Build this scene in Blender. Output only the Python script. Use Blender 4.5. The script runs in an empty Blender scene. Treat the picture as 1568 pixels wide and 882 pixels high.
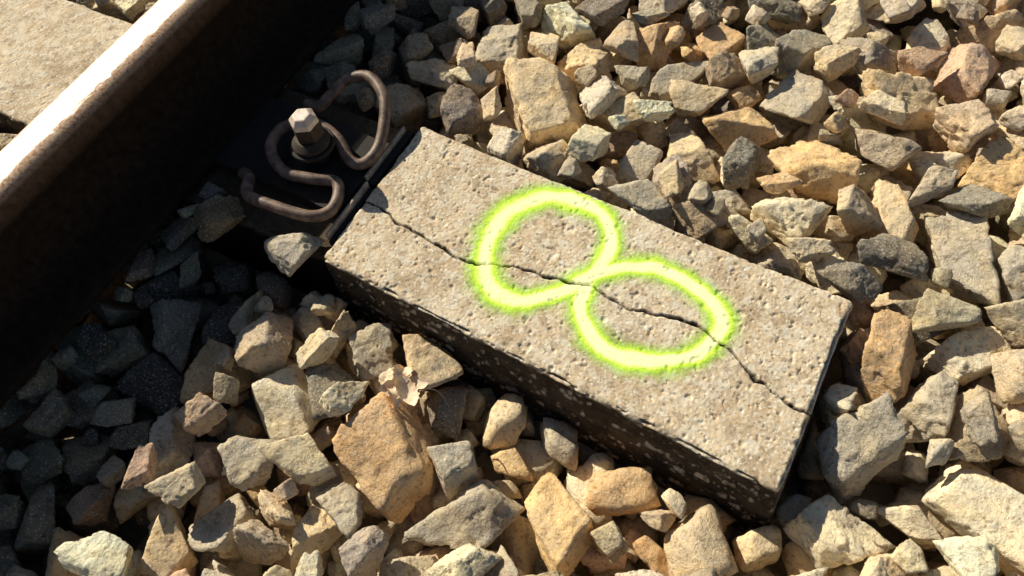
import bpy, bmesh, math, numpy as np
from mathutils import Vector, Matrix
rng=np.random.default_rng(11)
scene=bpy.context.scene
COL=scene.collection
# ------------------------------------------------------------------ noise
def _h(i,j,k,s):
    n=(i.astype(np.int64)*374761393+j.astype(np.int64)*668265263+k.astype(np.int64)*2147483647%1000003*7919+s*1013904223)&0xffffffff
    n=((n^(n>>13))*1274126177)&0xffffffff
    n=((n^(n>>16))*2246822519)&0xffffffff
    n=n^(n>>15)
    return (n&0xffffff)/float(0xffffff)
def vnoise(p,s=0):
    i=np.floor(p).astype(np.int64); f=p-i; f=f*f*(3-2*f)
    r=0
    for a in (0,1):
        wa=f[:,0] if a else 1-f[:,0]
        for b in (0,1):
            wb=f[:,1] if b else 1-f[:,1]
            for c in (0,1):
                wc=f[:,2] if c else 1-f[:,2]
                r=r+wa*wb*wc*_h(i[:,0]+a,i[:,1]+b,i[:,2]+c,s)
    return r*2-1
def fbm(p,o=4,s=0,g=.5):
    r=0;a=1;t=0
    for k in range(o):
        r=r+a*vnoise(p*(2.03**k)+17.3*k,s+k);t+=a;a*=g
    return r/t
def smooth(e0,e1,x):
    t=np.clip((x-e0)/(e1-e0),0,1);return t*t*(3-2*t)
# ------------------------------------------------------------------ helpers
def mesh_obj(name,v,f,mat=None,smooth_=True,parent=None):
    me=bpy.data.meshes.new(name)
    v=np.asarray(v,dtype=np.float32);f=np.asarray(f,dtype=np.int32)
    k=f.shape[1]
    me.vertices.add(len(v));me.vertices.foreach_set("co",v.ravel())
    me.loops.add(f.size);me.loops.foreach_set("vertex_index",f.ravel())
    me.polygons.add(len(f));me.polygons.foreach_set("loop_start",np.arange(0,f.size,k,dtype=np.int32))
    me.update(calc_edges=True);me.validate()
    if smooth_: me.polygons.foreach_set("use_smooth",np.ones(len(me.polygons),dtype=bool))
    if mat: me.materials.append(mat)
    o=bpy.data.objects.new(name,me);COL.objects.link(o)
    if parent: o.parent=parent
    return o
def empty(name):
    o=bpy.data.objects.new(name,None);COL.objects.link(o);o.empty_display_size=.1;return o
class NT:
    def __init__(s,name,bump=None):
        s.m=bpy.data.materials.new(name);s.m.use_nodes=True;s.t=s.m.node_tree;s.n=s.t.nodes;s.l=s.t.links
        s.b=s.n["Principled BSDF"]
    def node(s,t,**k):
        x=s.n.new(t)
        for a,b in k.items(): setattr(x,a,b)
        return x
    def link(s,a,b): s.l.new(a,b)
    def noise(s,vec,scale,detail=6,rough=.55):
        x=s.node("ShaderNodeTexNoise");x.inputs["Scale"].default_value=scale;x.inputs["Detail"].default_value=detail;x.inputs["Roughness"].default_value=rough
        s.link(vec,x.inputs["Vector"]);return x.outputs["Fac"]
    def vor(s,vec,scale,out="Color",feature='F1'):
        x=s.node("ShaderNodeTexVoronoi");x.feature=feature;x.inputs["Scale"].default_value=scale;s.link(vec,x.inputs["Vector"]);return x.outputs[out]
    def ramp(s,fac,stops,interp='LINEAR'):
        x=s.node("ShaderNodeValToRGB");x.color_ramp.interpolation=interp
        e=x.color_ramp.elements
        while len(e)<len(stops): e.new(.5)
        for q,(p,c) in zip(e,stops):
            q.position=p;q.color=(c,c,c,1) if not hasattr(c,'__len__') else (*c,1)
        s.link(fac,x.inputs[0]);return x.outputs[0]
    def mix(s,f,a,b,mode='MIX'):
        x=s.node("ShaderNodeMix");x.data_type='RGBA';x.blend_type=mode
        for sock,val in ((x.inputs[0],f),(x.inputs[6],a),(x.inputs[7],b)):
            if hasattr(val,'is_output'): s.link(val,sock)
            elif hasattr(val,'__len__'): sock.default_value=(*val,1)
            else: sock.default_value=val
        return x.outputs[2]
    def math(s,op,a,b=0,clamp=False):
        x=s.node("ShaderNodeMath");x.operation=op;x.use_clamp=clamp
        for i,val in enumerate((a,b)):
            if hasattr(val,'is_output'): s.link(val,x.inputs[i])
            else: x.inputs[i].default_value=val
        return x.outputs[0]
    def bump(s,h,strength,dist,prev=None):
        x=s.node("ShaderNodeBump");x.inputs["Strength"].default_value=strength;x.inputs["Distance"].default_value=dist
        s.link(h,x.inputs["Height"])
        if prev: s.link(prev,x.inputs["Normal"])
        return x.outputs["Normal"]
    def attr(s,name):
        x=s.node("ShaderNodeAttribute");x.attribute_name=name;return x
    def obj(s): return s.node("ShaderNodeTexCoord").outputs["Object"]
# ------------------------------------------------------------------ materials
def mat_concrete(name,crack=False,shade=1.0):
    t=NT(name);o=t.obj()
    big=t.noise(o,7,5);med=t.noise(o,38,6,.6)
    c=t.ramp(big,[(.3,(.66,.48,.30)),(.5,(.82,.65,.44)),(.7,(.94,.79,.58))])
    c=t.mix(t.ramp(med,[(.44,0),(.66,.6)]),c,(.95,.86,.68))
    c=t.mix(t.ramp(t.noise(o,11,7,.74),[(.46,0),(.64,.70)]),c,(.42,.295,.18))
    c=t.mix(t.ramp(t.noise(o,90,5,.7),[(.54,0),(.70,.45)]),c,(.40,.29,.185))
    g=t.vor(o,380,"Color");gs=t.node("ShaderNodeSeparateColor");t.link(g,gs.inputs[0])
    c=t.mix(t.ramp(gs.outputs[0],[(.0,.6),(.20,.0)]),c,(.24,.17,.11))
    c=t.mix(t.ramp(gs.outputs[1],[(.82,0),(.96,.7)]),c,(.97,.93,.80))
    g2=t.vor(o,130,"Color");g2s=t.node("ShaderNodeSeparateColor");t.link(g2,g2s.inputs[0])
    c=t.mix(t.ramp(g2s.outputs[0],[(.88,0),(.92,.5)]),c,(.95,.87,.72))
    c=t.mix(t.ramp(g2s.outputs[1],[(.92,0),(.96,.5)]),c,(.38,.27,.18))
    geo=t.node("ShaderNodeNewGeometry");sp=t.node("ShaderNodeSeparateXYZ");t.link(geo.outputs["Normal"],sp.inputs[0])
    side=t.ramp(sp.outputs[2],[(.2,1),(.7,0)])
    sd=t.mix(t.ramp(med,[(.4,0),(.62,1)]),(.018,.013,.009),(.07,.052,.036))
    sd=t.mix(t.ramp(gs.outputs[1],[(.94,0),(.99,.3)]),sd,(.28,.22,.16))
    c=t.mix(t.math('MULTIPLY',side,.97),c,sd)  # weathered sides, with the shade of the side faces also put into the colour
    if shade<1: c=t.mix(1.0,c,(shade,shade*.9,shade*.8),'MULTIPLY')  # darker copy: shade multiplied into the base colour
    if crack:
        a=t.attr("crack");c=t.mix(a.outputs["Fac"],c,(.02,.014,.01))
    t.link(c,t.b.inputs["Base Color"]);t.b.inputs["Roughness"].default_value=.93
    t.b.inputs["Specular IOR Level"].default_value=.25
    n=t.bump(t.noise(o,280,4,.7),.65,.0011)
    n=t.bump(t.vor(o,220,"Distance"),.4,.0014,n)
    n=t.bump(t.ramp(t.noise(o,95,3,.5),[(.27,0),(.38,1)]),.5,.0018,n)
    t.link(n,t.b.inputs["Normal"]);return t.m
def mat_rock():
    t=NT("ballast_stone_surface");o=t.obj();a=t.attr("tint")
    sc=t.node("ShaderNodeVectorMath");sc.operation='MULTIPLY_ADD';t.link(a.outputs["Color"],sc.inputs[0]);sc.inputs[1].default_value=(37,53,71);t.link(o,sc.inputs[2])
    v=sc.outputs[0]
    m=t.noise(v,28,6,.6);f=t.noise(v,160,5,.65)
    c=a.outputs["Color"]
    c=t.mix(t.ramp(m,[(.40,0),(.62,.85)]),c,t.mix(1.0,c,(1.36,1.26,1.04),'MULTIPLY'))
    c=t.mix(t.ramp(t.noise(v,18,4),[(.50,0),(.62,.7)]),c,t.mix(1.0,c,(.66,.61,.57),'MULTIPLY'))
    c=t.mix(t.ramp(f,[(.36,.7),(.47,0)]),c,t.mix(1.0,c,(.42,.34,.27),'MULTIPLY'))
    c=t.mix(t.ramp(t.noise(v,420,3),[(.56,0),(.68,.6)]),c,(.94,.87,.72))
    t.link(c,t.b.inputs["Base Color"]);t.b.inputs["Roughness"].default_value=.82;t.b.inputs["Specular IOR Level"].default_value=.4
    n=t.bump(t.noise(v,300,5,.7),.65,.0013)
    n=t.bump(t.noise(v,75,6,.68),.8,.0045,n)
    n=t.bump(t.vor(v,55,"Distance",'F1'),.3,.006,n)
    t.link(n,t.b.inputs["Normal"]);return t.m
def mat_rust(name,base=(.025,.016,.010),hi=(.065,.039,.024),metal=0.,rough=.7,scale=60):
    t=NT(name);o=t.obj()
    n1=t.noise(o,scale,6,.65)
    c=t.ramp(n1,[(.35,base),(.68,hi)])
    t.link(c,t.b.inputs["Base Color"]);t.b.inputs["Roughness"].default_value=rough;t.b.inputs["Metallic"].default_value=metal
    t.link(t.bump(t.noise(o,scale*5,4,.7),.5,.001),t.b.inputs["Normal"]);return t.m
def mat_rail():
    t=NT("rail_steel");o=t.obj();sp=t.node("ShaderNodeSeparateXYZ");t.link(o,sp.inputs[0])
    st=t.node("ShaderNodeMapping");t.link(o,st.inputs["Vector"]);st.inputs["Scale"].default_value=(1,.3,1)
    n=t.noise(st.outputs[0],170,6,.75);nb=t.noise(st.outputs[0],16,4)
    x=t.math('ADD',sp.outputs[0],t.math('MULTIPLY',t.math('SUBTRACT',n,.5),.028))
    x=t.math('ADD',x,t.math('MULTIPLY',t.math('SUBTRACT',nb,.5),.006))
    ax=t.math('ABSOLUTE',t.math('ADD',x,.003))
    pol=t.ramp(t.math('MULTIPLY',ax,20),[(.28,1),(.44,0)])
    z5=t.math('MULTIPLY',sp.outputs[2],5)
    top=t.ramp(z5,[(.735,0),(.776,1)])
    midm=t.ramp(z5,[(.62,0),(.765,1)])
    pol=t.math('MULTIPLY',pol,t.ramp(z5,[(.758,0),(.776,1)]))
    rust=t.ramp(t.noise(o,90,6,.65),[(.35,(.014,.009,.006)),(.65,(.034,.021,.014))])
    rust=t.mix(midm,rust,t.ramp(t.noise(o,110,6,.65),[(.35,(.10,.055,.036)),(.65,(.20,.12,.08))]))  # rust paler towards the head top: grazing light painted into the flank
    edge=t.ramp(t.noise(o,300,5,.65),[(.36,(.40,.18,.09)),(.46,(.68,.43,.27)),(.66,(.88,.67,.48))])
    rust=t.mix(top,rust,edge)
    c=t.mix(pol,rust,(.86,.79,.70))
    t.link(c,t.b.inputs["Base Color"]);t.link(t.math('MULTIPLY',pol,.85),t.b.inputs["Metallic"])
    t.b.inputs["Specular IOR Level"].default_value=.15
    t.link(t.ramp(pol,[(0,.85),(1,.42)]),t.b.inputs["Roughness"])
    t.link(t.bump(t.noise(o,300,4,.7),.3,.0006),t.b.inputs["Normal"]);return t.m
def mat_ground():
    t=NT("gravel_ground");o=t.obj()
    g=t.vor(o,22,"Color");gs=t.node("ShaderNodeSeparateColor");t.link(g,gs.inputs[0])
    c=t.ramp(gs.outputs[0],[(0,(.14,.11,.08)),(.5,(.34,.28,.2)),(1,(.55,.45,.32))])
    t.link(c,t.b.inputs["Base Color"]);t.b.inputs["Roughness"].default_value=.95
    n=t.bump(t.vor(o,22,"Distance"),1,.03);n=t.bump(t.noise(o,80,5),.6,.01,n)
    t.link(n,t.b.inputs["Normal"]);return t.m
def mat_paint():
    t=NT("fluorescent_spray_paint");o=t.obj();a=t.attr("spray")
    n=t.noise(o,600,3,.85);n2=t.noise(o,48,6,.65)
    s=t.math('ADD',a.outputs["Fac"],t.math('MULTIPLY',t.math('SUBTRACT',n,.5),1.05))
    s=t.math('ADD',s,t.math('MULTIPLY',t.math('SUBTRACT',n2,.5),.65))
    al=t.ramp(s,[(.08,0),(.78,.96)])
    al=t.math('MULTIPLY',al,t.ramp(a.outputs["Fac"],[(0.01,0),(.18,1)]))
    cr=t.attr("crack");al=t.math('MULTIPLY',al,t.math('SUBTRACT',1,cr.outputs["Fac"]),True)
    c=t.ramp(s,[(.25,(.36,.80,.02)),(.66,(.66,.98,.06)),(1.0,(.98,1.0,.50))])
    t.link(c,t.b.inputs["Base Color"]);t.link(al,t.b.inputs["Alpha"]);t.b.inputs["Roughness"].default_value=.8
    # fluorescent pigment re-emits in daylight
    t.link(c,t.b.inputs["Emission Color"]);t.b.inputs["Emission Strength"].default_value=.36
    t.b.inputs["Specular IOR Level"].default_value=.2
    nn=t.bump(n,.6,.0012);nn=t.bump(t.vor(o,220,"Distance"),.4,.0014,nn);t.link(nn,t.b.inputs["Normal"]);return t.m
def mat_leaf():
    t=NT("dry_leaf_surface");o=t.obj()
    c=t.ramp(t.noise(o,90,5),[(.3,(.72,.48,.28)),(.6,(.96,.80,.60))])
    t.link(c,t.b.inputs["Base Color"]);t.b.inputs["Roughness"].default_value=.6
    t.link(t.bump(t.noise(o,200,4),.5,.001),t.b.inputs["Normal"]);return t.m
MC=mat_concrete("weathered_concrete",True);MCD=mat_concrete("shaded_concrete",True,.14);MR=mat_rock();MRU=mat_rust("rusted_iron");MRA=mat_rail();MG=mat_ground();MP=mat_paint()  # the rail seat gets a dark copy with the rail's shade in its colour
MW=mat_rust("worn_screw_steel",(.66,.50,.40),(.95,.82,.70),.0,.45,80)
MS=mat_rust("plate_iron",(.014,.010,.008),(.028,.02,.015),0,.8,70)
# ------------------------------------------------------------------ sleeper
CR=np.array([(-540,369),(-518,366),(-500,367),(-480,363),(-466,358),(-450,357),(-431,356),(-413,352),(-392,350),(-369,344),(-343,346),(-330,353),(-313,358),(-300,364),(-285,365),(-259,365),(-247,370),(-232,371),(-210,379),(-194,376),(-184,371),(-173,370),(-151,368),(-138,373),(-126,374),(-112,380),(-98,382),(-79,382),(-66,379),(-54,374),(-33,369),(-14,357),(-8,353),(0,348),(12,349),(22,344),(33,340),(45,339),(63,336),(80,333)])/1000.
E8=np.array([(-205,400),(-209,438),(-232,469),(-268,478),(-313,468),(-344,430),(-352,394),(-336,354),(-309,327),(-269,326),(-239,352),(-214,386),(-184,413),(-143,432),(-102,429),(-70,416),(-53,392),(-57,364),(-79,336),(-113,317),(-153,310),(-187,323),(-208,350),(-212,382)])/1000.
def catmull(P,n=6,closed=False):
    P=np.asarray(P,float);out=[];N=len(P)
    for i in range(N if closed else N-1):
        g=lambda k:P[k%N] if closed else P[min(max(k,0),N-1)]
        a,b,c,d=g(i-1),g(i),g(i+1),g(i+2)
        for k in range(n):
            t=k/n;out.append(.5*((2*b)+(-a+c)*t+(2*a-5*b+4*c-d)*t*t+(-a+3*b-3*c+d)*t**3))
    if not closed: out.append(P[-1])
    return np.array(out)
def pdist(xy,P,closed=False):
    d=np.full(len(xy),9.);ta=np.zeros(len(xy));N=len(P)
    for i in range(N if closed else N-1):
        a=P[i];b=P[(i+1)%N];ab=b-a;L=max((ab@ab),1e-12)
        t=np.clip(((xy-a)@ab)/L,0,1);q=np.hypot(*(xy-(a+t[:,None]*ab)).T)
        m=q<d;d=np.where(m,q,d);ta=np.where(m,i+t,ta)
    return d,ta
def block(name,x0,x1,y0,y1,zt,zb,cell,skew=0.,batter=.08,r=.006,parent=None,seed=0,rough=1.,crack=False,mat=MC):
    V=[];F=[];off=0
    nx=max(2,int((x1-x0)/cell));ny=max(2,int((y1-y0)/cell));nz=max(2,int((zt-zb)/(cell*1.4)))
    X=np.linspace(x0,x1,nx+1);Y=np.linspace(y0,y1,ny+1);Z=np.linspace(zb,zt,nz+1)
    def grid(A,B,fn,flip):
        nonlocal off
        a,b=np.meshgrid(A,B,indexing='ij');p=fn(a.ravel(),b.ravel());V.append(p)
        i=np.arange(len(A)-1)[:,None]*len(B)+np.arange(len(B)-1)[None,:];i=i.ravel()+off
        f=np.stack([i,i+len(B),i+len(B)+1,i+1],1)
        F.append(f[:,::-1] if flip else f);off+=len(p)
    full=lambda v,a:np.full(len(a),v)
    grid(X,Y,lambda a,b:np.stack([a,b,full(zt,a)],1),False)
    grid(X,Z,lambda a,b:np.stack([a,full(y0,a),b],1),False)
    grid(X,Z,lambda a,b:np.stack([a,full(y1,a),b],1),True)
    grid(Y,Z,lambda a,b:np.stack([full(x0,a),a,b],1),True)
    grid(Y,Z,lambda a,b:np.stack([full(x1,a),a,b],1),False)
    p=np.concatenate(V);f=np.concatenate(F)
    rr=r*(1+.7*fbm(p*26,4,seed+5))[:,None]
    lo=np.array([x0,y0,zb-1])+0*p+rr;hi=np.array([x1,y1,zt])+0*p-rr
    q=np.minimum(np.maximum(p,lo),hi);d=p-q;L=np.linalg.norm(d,axis=1,keepdims=True);n=d/np.maximum(L,1e-9)
    s=q+n*rr
    edge=smooth(.0,.35,1-np.max(np.abs(n),axis=1))
    side=1-np.clip(n[:,2],0,1)
    disp=.0008*fbm(p*60,4,seed+1)+.0012*fbm(p*9,2,seed+2)
    disp-=edge*.0065*smooth(.0,.5,fbm(p*38,4,seed+3))+edge*.0025*smooth(.0,.5,fbm(p*140,2,seed+4))
    disp+=side*(.0028*fbm(p*50,4,seed+6)-.004*smooth(.2,.6,fbm(p*100,3,seed+7)))
    pit=fbm(p*150,2,seed+8);disp-=.0016*smooth(.46,.66,pit)
    pit=fbm(p*75,2,seed+9);disp-=.0017*smooth(.58,.7,pit)
    s=s+n*(disp*rough)[:,None]
    yc=(y0+y1)/2
    s[:,1]+=np.sign(s[:,1]-yc)*np.clip(zt-s[:,2],0,1)*batter
    s[:,0]+=np.where(s[:,0]>(x0+x1)/2,1,0)*np.clip(zt-s[:,2],0,1)*batter
    s[:,1]+=skew*(s[:,0]-(-.527))
    cr=np.zeros(len(s));sd=np.zeros(len(s))
    if crack:
        wob=np.stack([fbm(s*45,3,91),fbm(s*45,3,92)],1)*.0034+np.stack([vnoise(s*230,95),vnoise(s*230,96)],1)*.0009
        d,ta=pdist(s[:,:2]+wob,CR);w=.0011+.0006*vnoise(np.stack([ta*1.3,ta*0,ta*0],1),3)
        topm=(s[:,2]>zt-.004)|(s[:,0]>x1-.01)
        prof=np.exp(-(d/w)**2)*topm;cr=np.clip(prof*1.5,0,1)
        s[:,2]-=.007*prof*(n[:,2]>.3)
        s[:,0]-=.005*prof*(n[:,0]>.7)
        P8=catmull(E8,6,True);w2=np.stack([fbm(s*25,3,93),fbm(s*25,3,94)],1)*.006
        d8,t8=pdist(s[:,:2]+w2,P8,True)
        # the can was held farther off on the left loop: wider, thinner coat
        wide=1+.28*smooth(-.20,-.33,s[:,0])
        sd=.76/wide*np.exp(-(d8/(.0090*wide))**2)+.50*np.exp(-(d8/(.0185*wide))**2);sd[d8>.048]=0
    key=np.round(s*20000).astype(np.int64);_,ix,inv=np.unique(key,axis=0,return_index=True,return_inverse=True)
    inv=inv.ravel();s2=s[ix];f2=inv[f]
    ok=(f2[:,0]!=f2[:,1])&(f2[:,1]!=f2[:,2])&(f2[:,2]!=f2[:,3])&(f2[:,3]!=f2[:,0])
    f2=f2[ok]
    o=mesh_obj(name,s2,f2,mat,True,parent)
    if len(o.data.vertices)==len(s2):
        a=o.data.attributes.new("crack",'FLOAT','POINT');a.data.foreach_set("value",cr[ix].astype(np.float32))
    if crack:
        ft=F[0];keep=(sd[ft].max(1)>.004)
        ft=ft[keep];used=np.unique(ft);mp=np.full(off,-1);mp[used]=np.arange(len(used))
        pv=s[used].copy();pv[:,2]+=.0006
        po=mesh_obj("spray_painted_number_eight",pv,mp[ft],MP,True)
        for nm,arr in (("spray",sd[used]),("crack",cr[used])):
            a=po.data.attributes.new(nm,'FLOAT','POINT');a.data.foreach_set("value",arr.astype(np.float32))
    return o
def sleeper(dy,fine,crack):
    S=empty("concrete_sleeper")
    if fine:
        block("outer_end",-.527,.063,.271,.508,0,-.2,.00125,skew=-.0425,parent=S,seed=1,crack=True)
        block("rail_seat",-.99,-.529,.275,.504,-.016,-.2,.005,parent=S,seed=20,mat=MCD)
        block("inner_part",-1.75,-.992,.271,.508,-.002,-.2,.0035,parent=S,seed=40,rough=1.2)
        block("middle_part",-3.3,-1.753,.275,.504,-.012,-.2,.012,parent=S,seed=60)
    else:
        block("outer_end",-.527,.063,.271+dy,.508+dy,0,-.2,.005,parent=S,seed=1)
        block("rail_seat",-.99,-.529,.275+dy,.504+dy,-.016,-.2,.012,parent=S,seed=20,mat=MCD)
        block("inner_part",-3.3,-.992,.271+dy,.508+dy,-.002,-.2,.012,parent=S,seed=40)
sleeper(0,True,True)
for dy in (.78,-.76): sleeper(dy,False,False)
# ------------------------------------------------------------------ rail
half=[(0,.1575),(.014,.1571),(.023,.1553),(.0305,.1508),(.0350,.143),(.0368,.133),(.0362,.125),(.031,.118),(.013,.111),(.0082,.097),(.0075,.07),(.0082,.045),(.013,.028),(.030,.017),(.055,.0095),(.071,.005),(.0748,.002),(.075,-.006),(.072,-.0095),(.0,-.0098)]
def chaikin(P,k=2):
    P=np.array(P)
    for _ in range(k):
        Q=[P[0]]
        for a,b in zip(P[:-1],P[1:]): Q+= [a*.75+b*.25,a*.25+b*.75]
        Q.append(P[-1]);P=np.array(Q)
    return P
hp=chaikin(half,2);prof=np.concatenate([hp,[( -x,z) for x,z in hp[::-1][1:-1]]])
def rail(xc):
    ys=np.concatenate([[-60,-20,-6],np.arange(-2,3.01,.05),[6,20,60]]);n=len(prof)
    v=np.concatenate([np.stack([prof[:,0],np.full(n,y),prof[:,1]],1) for y in ys])
    i=np.arange(len(ys)-1)[:,None]*n;j=np.arange(n)[None,:];jn=(j+1)%n
    f=np.stack([(i+j).ravel(),(i+n+j).ravel(),(i+n+jn).ravel(),(i+jn).ravel()],1)
    o=mesh_obj("railway_rail",v,f,MRA);o.location.x=xc;return o
rail(-.84);rail(-2.35)
# ------------------------------------------------------------------ fastening
FX=empty("rail_fastening")
def tube(name,path,rad,mat,parent,ns=16,caps=True):
    P=np.asarray(path,float);N=len(P);T=np.gradient(P,axis=0);T/=np.linalg.norm(T,axis=1,keepdims=True)
    rad=np.broadcast_to(rad,(N,));V=[]
    up=np.array([0,0,1.])
    for p,t,r in zip(P,T,rad):
        a=np.cross(t,up);a/=max(np.linalg.norm(a),1e-6);b=np.cross(a,t)
        an=np.arange(ns)/ns*2*math.pi
        V.append(p+r*(np.cos(an)[:,None]*a+np.sin(an)[:,None]*b))
    V=np.concatenate(V);i=np.arange(N-1)[:,None]*ns;j=np.arange(ns)[None,:];jn=(j+1)%ns
    f=np.stack([(i+j).ravel(),(i+jn).ravel(),(i+ns+jn).ravel(),(i+ns+j).ravel()],1)
    return mesh_obj(name,V,f,mat,True,parent)
cl=[(-700,470,10),(-672,468,15),(-662,490,22),(-652,516,29),(-619,530,35),(-576,504,32),(-552,450,15),(-554,415,11),(-574,408,14),(-606,428,21),(-648,434,27),(-682,410,29),(-678,374,27),(-640,352,22),(-602,359,18),(-572,371,13),(-556,354,10),(-552,329,11),(-568,309,18),(-622,299,25),(-661,301,23),(-682,326,18),(-705,332,10)]
cp=catmull(np.array(cl)/1000.,10);rd=np.full(len(cp),.0078);rd[:4]=[.001,.005,.007,.0078];rd[-4:]=rd[:4][::-1]
tube("spring_clamp",cp,rd,mat_rust("clamp_steel",(.085,.052,.038),(.34,.22,.16),.0,.5,70),FX)
def prism(name,rings,ns,cx,cy,mat,rot=0,parent=FX,smooth_=False):
    V=[]
    for (r,z) in rings:
        an=rot+np.arange(ns)/ns*2*math.pi
        V.append(np.stack([cx+r*np.cos(an),cy+r*np.sin(an),np.full(ns,z)],1))
    N=len(rings);V=np.concatenate(V+[np.array([[cx,cy,rings[0][1]],[cx,cy,rings[-1][1]]])])
    fs=[]
    for i in range(N-1):
        for j in range(ns): fs.append((i*ns+j,i*ns+(j+1)%ns,(i+1)*ns+(j+1)%ns,(i+1)*ns+j))
    me=bpy.data.meshes.new(name)
    t=[(j,N*ns,(j+1)%ns) for j in range(ns)]+[((N-1)*ns+(j+1)%ns,N*ns+1,(N-1)*ns+j) for j in range(ns)]
    me.from_pydata([tuple(v) for v in V],[],[x[::1] for x in fs]+t);me.update();me.materials.append(mat)
    bm=bmesh.new();bm.from_mesh(me);bmesh.ops.recalc_face_normals(bm,faces=bm.faces);bm.to_mesh(me);bm.free()
    o=bpy.data.objects.new(name,me);COL.objects.link(o);o.parent=parent
    b=o.modifiers.new("bevel",'BEVEL');b.width=.0014;b.segments=3;b.limit_method='ANGLE';b.angle_limit=.4
    return o
bx,by=-.623,.400
prism("washer",[(.029,.029),(.0305,.030),(.0305,.0345),(.029,.0355)],40,bx,by,MS)
prism("screw_flange",[(.0255,.0356),(.026,.040),(.021,.044),(.017,.047)],40,bx,by,MRU)
prism("screw_shank",[(.0165,.0),(.0165,.029)],24,bx,by,MRU)
prism("screw_neck",[(.0215,.0465),(.0205,.056),(.0195,.0665)],6,bx-.002,by+.006,MRU,.5)
prism("screw_head",[(.0196,.0666),(.0192,.0745),(.0120,.0815)],6,bx-.002,by+.006,MW,.5)
gp=[(-.766,-.0145),(-.766,.004),(-.752,.008),(-.722,.008),(-.700,.004),(-.665,.004),(-.655,.008),(-.600,.008),(-.585,.002),(-.560,.001),(-.551,.002),(-.547,.002),(-.546,-.0145)]
def extr(name,profl,y0,y1,mat,parent,ns=1,bev=.0015,sk=0):
    n=len(profl);vs=[];fs=[]
    for k in range(2):
        y=(y0,y1)[k]
        vs+=[(x,y+sk*(x+.6),z) for x,z in profl]
    for j in range(n): fs.append((j,(j+1)%n,n+(j+1)%n,n+j))
    fs.append(tuple(range(n))[::-1]);fs.append(tuple(range(n,2*n)))
    me=bpy.data.meshes.new(name);me.from_pydata(vs,[],fs);me.update();me.materials.append(mat)
    bm=bmesh.new();bm.from_mesh(me);bmesh.ops.recalc_face_normals(bm,faces=bm.faces);bm.to_mesh(me);bm.free()
    o=bpy.data.objects.new(name,me);COL.objects.link(o);o.parent=parent
    b=o.modifiers.new("bevel",'BEVEL');b.width=bev;b.segments=2;b.limit_method='ANGLE'
    return o
extr("guide_plate",gp,.335,.462,MS,FX)
rim=mat_rust("rim_steel",(.30,.23,.17),(.65,.52,.40),.0,.6,90)
extr("rim_upper",[(-.5455,-.012),(-.5455,.007),(-.5420,.007),(-.5420,-.012)],.397,.492,rim,FX,bev=.0006)
extr("rim_lower",[(-.5395,-.012),(-.5395,.006),(-.5360,.006),(-.5360,-.012)],.300,.392,rim,FX,bev=.0006)
extr("pad_upper",[(-.5410,-.013),(-.5410,-.001),(-.5305,-.001),(-.5305,-.013)],.395,.495,MS,FX,bev=.001)
extr("pad_lower",[(-.5350,-.013),(-.5350,-.003),(-.5295,-.003),(-.5295,-.013)],.296,.390,MS,FX,bev=.001)
# ------------------------------------------------------------------ ballast
def ico(level):
    bm=bmesh.new();bmesh.ops.create_icosphere(bm,subdivisions=level,radius=1)
    v=np.array([q.co[:] for q in bm.verts]);v/=np.linalg.norm(v,axis=1,keepdims=True)
    f=np.array([[q.index for q in g.verts] for g in bm.faces]);bm.free();return v,f
ICO={k:ico(k) for k in (3,4,5)}
class Rock:
    def __init__(s,size,asp=None,seed=0,tilt=.35):
        g=np.random.default_rng(seed);s.seed=seed;s.size=size
        n=g.integers(5,11);N=g.normal(size=(n,3))
        base=np.array([[1,0,0],[-1,0,0],[0,1,0],[0,-1,0],[0,0,1],[0,0,-1]],float)+g.normal(size=(6,3))*.26
        N=np.concatenate([base,N]);s.N=N/np.linalg.norm(N,axis=1,keepdims=True)
        s.d=np.concatenate([g.uniform(.52,.78,6),g.uniform(.62,.96,n)])
        s.ax=np.array(asp) if asp is not None else np.array([1,g.uniform(.68,.95),g.uniform(.52,.8)])
        q=Matrix.Rotation(g.uniform(0,6.28),3,'Z')@Matrix.Rotation(g.normal()*tilt,3,'X')@Matrix.Rotation(g.normal()*tilt,3,'Y')
        s.R=np.array(q);s.k=g.uniform(32,85);s.g=g.uniform(0,100);s.am=g.uniform(.6,1.2)
        v=s.raw(4);s.sc=size/ max(np.ptp(v[:,0]),np.ptp(v[:,1]))
    def raw(s,lv):
        u=ICO[lv][0];c=u@s.N.T;rr=s.d/np.maximum(c,.05);m=rr.min(1,keepdims=True);r=m[:,0]-np.log(np.sum(np.exp(-s.k*(rr-m)),1))/s.k
        p=u*r[:,None]*s.ax
        a=fbm(p*2.2+s.g,3,5);b=fbm(p*6+s.g,3,6);st=fbm(p*3.5+s.g*1.7,2,8)
        st2=fbm(p*np.array([3,3,9.])+s.g*.7,2,9)
        r2=1+s.am*(.045*a+.035*b-.065*smooth(.1,.15,st)-.035*smooth(.12,.16,st2))
        if lv>=4: r2=r2+.020*s.am*fbm(p*16+s.g,4,7)
        return (p*r2[:,None])@s.R.T
    def verts(s,lv): return s.raw(lv)*s.sc
CELL=.004
X0,X1,Y0,Y1=-1.5,.80,-.55,1.55
nx=int((X1-X0)/CELL);ny=int((Y1-Y0)/CELL)
gx,gy=np.meshgrid(X0+(np.arange(nx)+.5)*CELL,Y0+(np.arange(ny)+.5)*CELL,indexing='ij')
Hm=np.full((nx,ny),-.15)
skewy=-.0425*np.clip(gx+.527,0,1)
obst=(gx<.070)&(gy>.264+skewy)&(gy<.515+skewy)
obst|=(gx<.07)&(gy>.262+.78)&(gy<.517+.78)
obst|=(gx<.07)&(gy>.262-.76)&(gy<.517-.76)
Hm[obst]=5.
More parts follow.
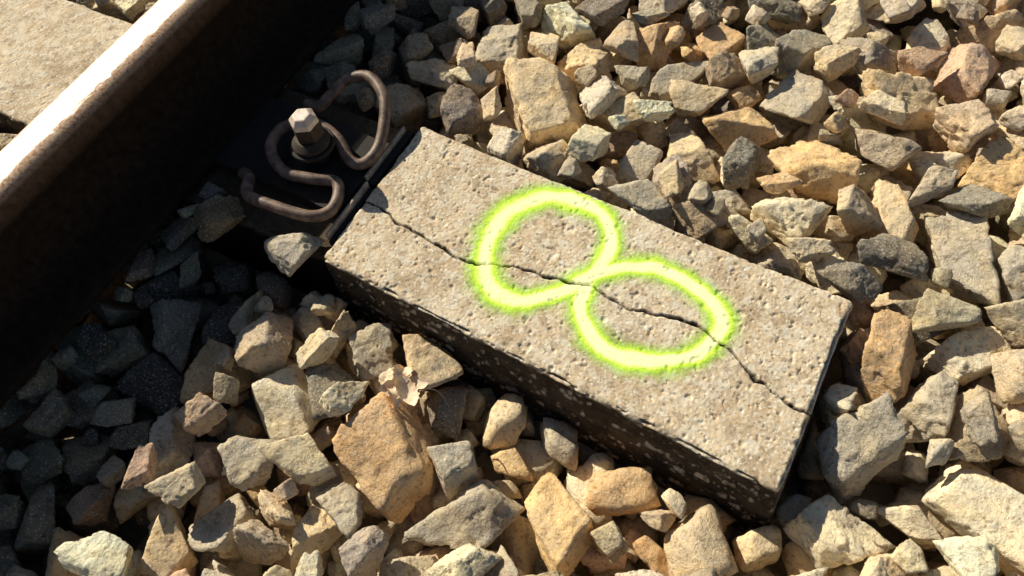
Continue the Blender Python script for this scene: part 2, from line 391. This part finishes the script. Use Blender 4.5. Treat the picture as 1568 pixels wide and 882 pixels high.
seat=(gx>-.76)&(gx<-.533)&(((gy>.255)&(gy<.318))|((gy>.490)&(gy<.525)))
Hm[seat&(obst)]=-.014
Hm[(np.hypot((gx+.622)/.075,(gy-.318)/.028)<1)]=5.
L=np.full((nx,ny),.004)
far=gy>.4
L=np.where(far,.008,L)
near=(~far)&(gx<.07)
dd=np.clip((.262+skewy-gy)/.16,0,1)
Ln=-.008-.036*smooth(-.50,-.10,gx)*(1-dd)-.018*dd*smooth(-.5,.1,gx)
L=np.where(near,Ln,L)
L=np.where((gx>.07)&(~far),-.006-.02*smooth(.35,.1,gy),L)
L+=.009*fbm(np.stack([gx.ravel()*5,gy.ravel()*5,gx.ravel()*0],1),2,77).reshape(nx,ny)
footz=(np.abs(gx+.84)<.085);L=np.where(footz,-.017,L)
L=np.where((gx>-.765)&(gx<-.52)&(gy<.32),-.002-.026*smooth(-.53,-.62,gx),L)
L=np.where((gx>-.70)&(gx<-.54)&(gy>.49),-.004,L)
L=np.where(seat,.014,L)
def stamp(rock):
    v=rock.verts(4);ix=np.floor(v[:,0]/CELL).astype(int);iy=np.floor(v[:,1]/CELL).astype(int)
    mx,my=ix.min(),iy.min();w,h=np.ptp(ix)+1,np.ptp(iy)+1
    lo=np.full((w,h),9.);hi=np.full((w,h),-9.)
    np.minimum.at(lo,(ix-mx,iy-my),v[:,2]);np.maximum.at(hi,(ix-mx,iy-my),v[:,2])
    m=hi>-8;hi2=hi.max();return [mx,my,lo,hi,m,hi2,rock]
def rotst(st,k):
    mx,my,lo,hi,m,h2,rk=st;w,h=lo.shape
    for _ in range(k):
        lo=np.rot90(lo);hi=np.rot90(hi);m=np.rot90(m)
        mx,my,w,h=-(my+h),mx,h,w
    return [mx,my,lo,hi,m,h2,rk,k]
pool=[]
sizes=[('m',120),('s',40),('b',70)]
sd=1000
for kind,cnt in sizes:
    for i in range(cnt):
        sz={'m':rng.uniform(.056,.078),'s':rng.uniform(.028,.045),'b':rng.uniform(.076,.102)}[kind]
        st=stamp(Rock(sz,seed=sd,tilt=.36));sd+=1
        for k in range(4): pool.append((kind,rotst(st,k)))
PK={k:[p for q,p in pool if q==k] for k in 'msb'}
heroM=np.zeros((nx,ny),bool)
placed=[]
PAL=[((.77,.62,.42),3.2),((.90,.75,.53),3.0),((.63,.52,.37),2.5),((.52,.45,.35),2.1),((.72,.64,.51),2.2),((.31,.265,.215),1.4),((.82,.59,.33),1.0),((.94,.83,.63),2.0),((.68,.48,.35),.7),((.46,.35,.24),.8)]
pw=np.array([w for _,w in PAL]);pw/=pw.sum()
def tint():
    c=np.array(PAL[rng.choice(len(PAL),p=pw)][0]);return np.clip(c*rng.uniform(.85,1.12)*rng.uniform(.97,1.03,3),0,.93)
def tryput(st,i,j):
    mx,my,lo,hi,m=st[:5];a,b=i+mx,j+my;w,h=lo.shape
    if a<0 or b<0 or a+w>nx or b+h>ny: return None
    sub=Hm[a:a+w,b:b+h];z=(sub-lo)[m].max()-.003
    return z,a,b,w,h
def commit(st,i,j,z,a,b,w,h,tn,hero=False):
    hi=st[3];m=st[4];sub=Hm[a:a+w,b:b+h];Hm[a:a+w,b:b+h]=np.where(m,np.maximum(sub,z+hi),sub)
    if hero: heroM[a:a+w,b:b+h]|=m
    placed.append((st[6],st[7],X0+i*CELL,Y0+j*CELL,z,tn,hero))
def fill(kind,n,dl,prot=False):
    P=PK[kind];I=rng.integers(0,nx,n);J=rng.integers(0,ny,n);K=rng.integers(0,len(P),n)
    for i,j,k in zip(I,J,K):
        if Hm[i,j]>L[i,j]+dl-.012: continue
        st=P[k];r=tryput(st,i,j)
        if r is None: continue
        z,a,b,w,h=r
        if z+st[5]>L[i,j]+dl: continue
        if prot:
            m=st[4]
            if (heroM[a:a+w,b:b+h]&m).sum()>.12*m.sum(): continue
        commit(st,i,j,z,a,b,w,h,tint())
fill('b',9000,-.060);fill('m',22000,-.058);fill('s',6000,-.058)
fill('m',12000,-.045)
HS="0731 1533 1226 2232 3231 2720 4321 2814 4329 5031 5426 5831 6423 6630 5620 3810 1803 2209 3007 2602 4114 5012 1016 7226 3674 3883 5774 6280 7378 7068 8174 8586 9186 8655 8745 8972 9559 10045 8735 8230 6470 5168 2480 2269 4885 7792 80105 86100 6687 9671 9152 9340 5294 82113".split()
HD=[80,80,100,70,105,135,160,90,95,95,75,90,125,105,125,110,80,70,90,95,90,105,125,105,165,100,95,110,130,100,110,90,120,125,150,135,100,145,125,85,80,90,110,70,100,125,90,125,110,120,100,90,90,110]
Br=(.74,.50,.28);Pa=(.93,.82,.61);Gr=(.60,.525,.41);Dk=(.31,.265,.215);Or=(.88,.62,.33);Tn=(.86,.68,.44);Pk=(.72,.51,.38)
HC=[Dk,Dk,Dk,Gr,Gr,Pa,Br,Gr,Dk,Tn,Or,Gr,Or,Br,Gr,Tn,Tn,Pk,Gr,Tn,Gr,Gr,Dk,Br,Tn,Tn,Tn,Or,Or,Pa,Tn,Pa,Or,Br,Gr,Gr,Pa,Pa,Pa,Tn,Gr,Gr,Gr,Tn,Gr,Tn,Pa,Pk,Gr,Gr,Gr,Pa,Br,Tn]
ASP={5:(1,.62,.42),6:(1,.85,.55),24:(1,.72,.5),26:(1,.75,.7),28:(1,.62,.6),29:(1,.8,.7),34:(1,.8,.5)}
for q,(s,d,c) in enumerate(zip(HS,HD,HC)):
    x=int(s[:3])/100 if len(s)==5 and s[0]=='1' else int(s[:2])/100
    y=int(s[-2:])/100 if not(len(s)==5 and s[0]!='1') else int(s[-3:])/100
    x-=.75;y-=.10
    mm=(.66+.32*max(0,min(1,(y*.55-x*.45))))/1000
    best=None
    for tr in range(6):
        rk=Rock(d*mm*1.10,seed=7000+q*10+tr,tilt=.14,asp=ASP.get(q,(1,[.8,.74,.66,.78,.86][(q+tr)%5],[.6,.65,.55][(q+tr)%3])))
        st=stamp(rk)
        for k in range(4):
            s4=rotst(st,k)
            for ox,oy in ((0,0),(3,0),(-3,0),(0,3),(0,-3)):
                i=int((x-X0)/CELL)+ox;j=int((y-Y0)/CELL)+oy
                r=tryput(s4,i,j)
                if r is None: continue
                sc=r[0]+s4[5]
                if best is None or sc<best[0]: best=(sc,s4,i,j,r)
    lim=.008 if x<-.56 else .035
    if best and best[0]<lim:
        _,s4,i,j,r=best;commit(s4,i,j,*r,np.array(c)*rng.uniform(.94,1.05),True)
fill('b',26000,.0,True);fill('m',45000,0.0,True);fill('b',9000,.010,True);fill('m',20000,.008,True);fill('s',16000,-.006,True)
VV=[];FF=[];TT=[];off=0
for rk,k,x,y,z,tn,hero in placed:
    vis=(-1.3<x<.42)and(-.25<y<1.15)
    topish=z>-.075
    lv=5 if (vis and topish and rk.size>.05) else (4 if vis and topish else 3)
    if not hasattr(rk,'cache'): rk.cache={}
    if lv not in rk.cache: rk.cache[lv]=rk.verts(lv).astype(np.float32)
    v=rk.cache[lv]
    for _ in range(k): v=np.stack([-v[:,1],v[:,0],v[:,2]],1)
    VV.append(v+np.array([x,y,z],np.float32));FF.append(ICO[lv][1]+off);off+=len(v)
    # stones close to the rail are darker: its shadow is put into their tint
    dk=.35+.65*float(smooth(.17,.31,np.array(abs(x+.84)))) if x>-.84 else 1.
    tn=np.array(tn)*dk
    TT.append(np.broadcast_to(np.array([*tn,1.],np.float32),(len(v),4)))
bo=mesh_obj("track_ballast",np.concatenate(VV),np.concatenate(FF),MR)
a=bo.data.attributes.new("tint",'FLOAT_COLOR','POINT');a.data.foreach_set("color",np.concatenate(TT).ravel())
# ------------------------------------------------------------------ ground
gxs=np.concatenate([[-400,-100,-30,-10,-5,-3.5],np.linspace(-2.4,1.7,60),[2.5,4,8,30,100,400]])
gys=np.concatenate([[-400,-100,-30,-10,-4],np.linspace(-1.6,2.6,60),[4,8,30,100,400]])
a_,b_=np.meshgrid(gxs,gys,indexing='ij')
out=np.maximum(np.maximum(X0+.03-a_,a_-X1+.03),np.maximum(Y0+.03-b_,b_-Y1+.03))
zz=-.15+.115*smooth(.0,.12,out)
zz=np.where(out>.1,zz+.01*fbm(np.stack([a_.ravel()*9,b_.ravel()*9,0*a_.ravel()],1),3,5).reshape(a_.shape),zz)
i=(np.arange(len(gxs)-1)[:,None]*len(gys)+np.arange(len(gys)-1)[None,:]).ravel()
mesh_obj("ground",np.stack([a_.ravel(),b_.ravel(),zz.ravel()],1),np.stack([i,i+len(gys),i+len(gys)+1,i+1],1),MG)
# ------------------------------------------------------------------ dry leaves
ML=mat_leaf();DL=empty("dry_leaf")
def leaf(nm,x,y,z,ln,wd,rot,tx,ty,curl,seed):
    nu,nv=24,12;u,v=np.meshgrid(np.linspace(0,1,nu),np.linspace(-1,1,nv),indexing='ij');u=u.ravel();v=v.ravel()
    w=wd*np.sin(np.pi*np.clip(u*.97+.02,0,1))**.8*(1+.12*np.sin(u*40+seed))
    px=(u-.5)*ln;ang=v*curl;py=w*np.sin(ang)/curl;pz=w*(1-np.cos(ang))/curl+.012*(u-.5)**2*4*np.sin(seed)
    p=np.stack([px,py,pz],1);p[:,2]+=.003*fbm(p*120+seed,2,3)
    M=np.array(Matrix.Rotation(rot,3,'Z')@Matrix.Rotation(tx,3,'X')@Matrix.Rotation(ty,3,'Y'))
    p=p@M.T+np.array([x,y,z]);i=(np.arange(nu-1)[:,None]*nv+np.arange(nv-1)[None,:]).ravel()
    mesh_obj(nm,p,np.stack([i,i+nv,i+nv+1,i+1],1),ML,True,DL)
lx,ly=-.350,.180
# rest the curled leaf on the highest stone under it
ii=int((lx-X0)/CELL);jj=int((ly-Y0)/CELL);lz=float(np.percentile(Hm[ii-5:ii+6,jj-5:jj+6],92))+.004
leaf("blade_1",lx,ly,lz,.056,.016,.6,.15,.1,.9,1);leaf("blade_2",lx+.012,ly-.008,lz+.007,.046,.015,-.7,-.35,-.2,1.2,2.2);leaf("blade_3",lx-.010,ly+.012,lz+.006,.040,.014,1.9,.3,.4,1.2,4);leaf("blade_4",lx-.004,ly-.014,lz+.008,.034,.011,2.6,.6,-.2,1.3,5)
tube("stalk",catmull([(lx+.01,ly,lz+.004),(lx+.04,ly+.012,lz+.008),(lx+.07,ly-.004,lz+.005),(lx+.09,ly-.03,lz-.006)],8),.0008,MRU,DL,6)
# ------------------------------------------------------------------ light, world, camera
sun=Vector((-1.5,.46,1)).normalized()
sl=bpy.data.lights.new("sun",'SUN');sl.energy=5.;sl.angle=math.radians(.5);sl.color=(1,.925,.745)
so=bpy.data.objects.new("sun",sl);COL.objects.link(so);so.rotation_euler=sun.to_track_quat('Z','Y').to_euler()
w=bpy.data.worlds.new("World");scene.world=w;w.use_nodes=True
sk=w.node_tree.nodes.new("ShaderNodeTexSky");sk.sky_type='NISHITA';sk.sun_disc=False
sk.sun_elevation=math.asin(sun.z);sk.sun_rotation=math.atan2(sun.x,sun.y)
w.node_tree.links.new(sk.outputs[0],w.node_tree.nodes["Background"].inputs[0]);w.node_tree.nodes["Background"].inputs[1].default_value=.05
R=Vector((0.8683,0.4818,-0.1176));U=Vector((-0.3697,0.7868,0.4942));B=Vector((0.3306,-0.3857,0.8614))
c=bpy.data.cameras.new("camera");o=bpy.data.objects.new("camera",c);COL.objects.link(o)
o.matrix_world=Matrix(((R.x,U.x,B.x,0),(R.y,U.y,B.y,0),(R.z,U.z,B.z,.75),(0,0,0,1)))
c.lens=26;c.clip_start=.02;c.clip_end=1500;scene.camera=o
c.dof.use_dof=True;c.dof.focus_distance=.86;c.dof.aperture_fstop=9.0
scene.view_settings.view_transform='Standard';scene.view_settings.look='None';scene.view_settings.exposure=0
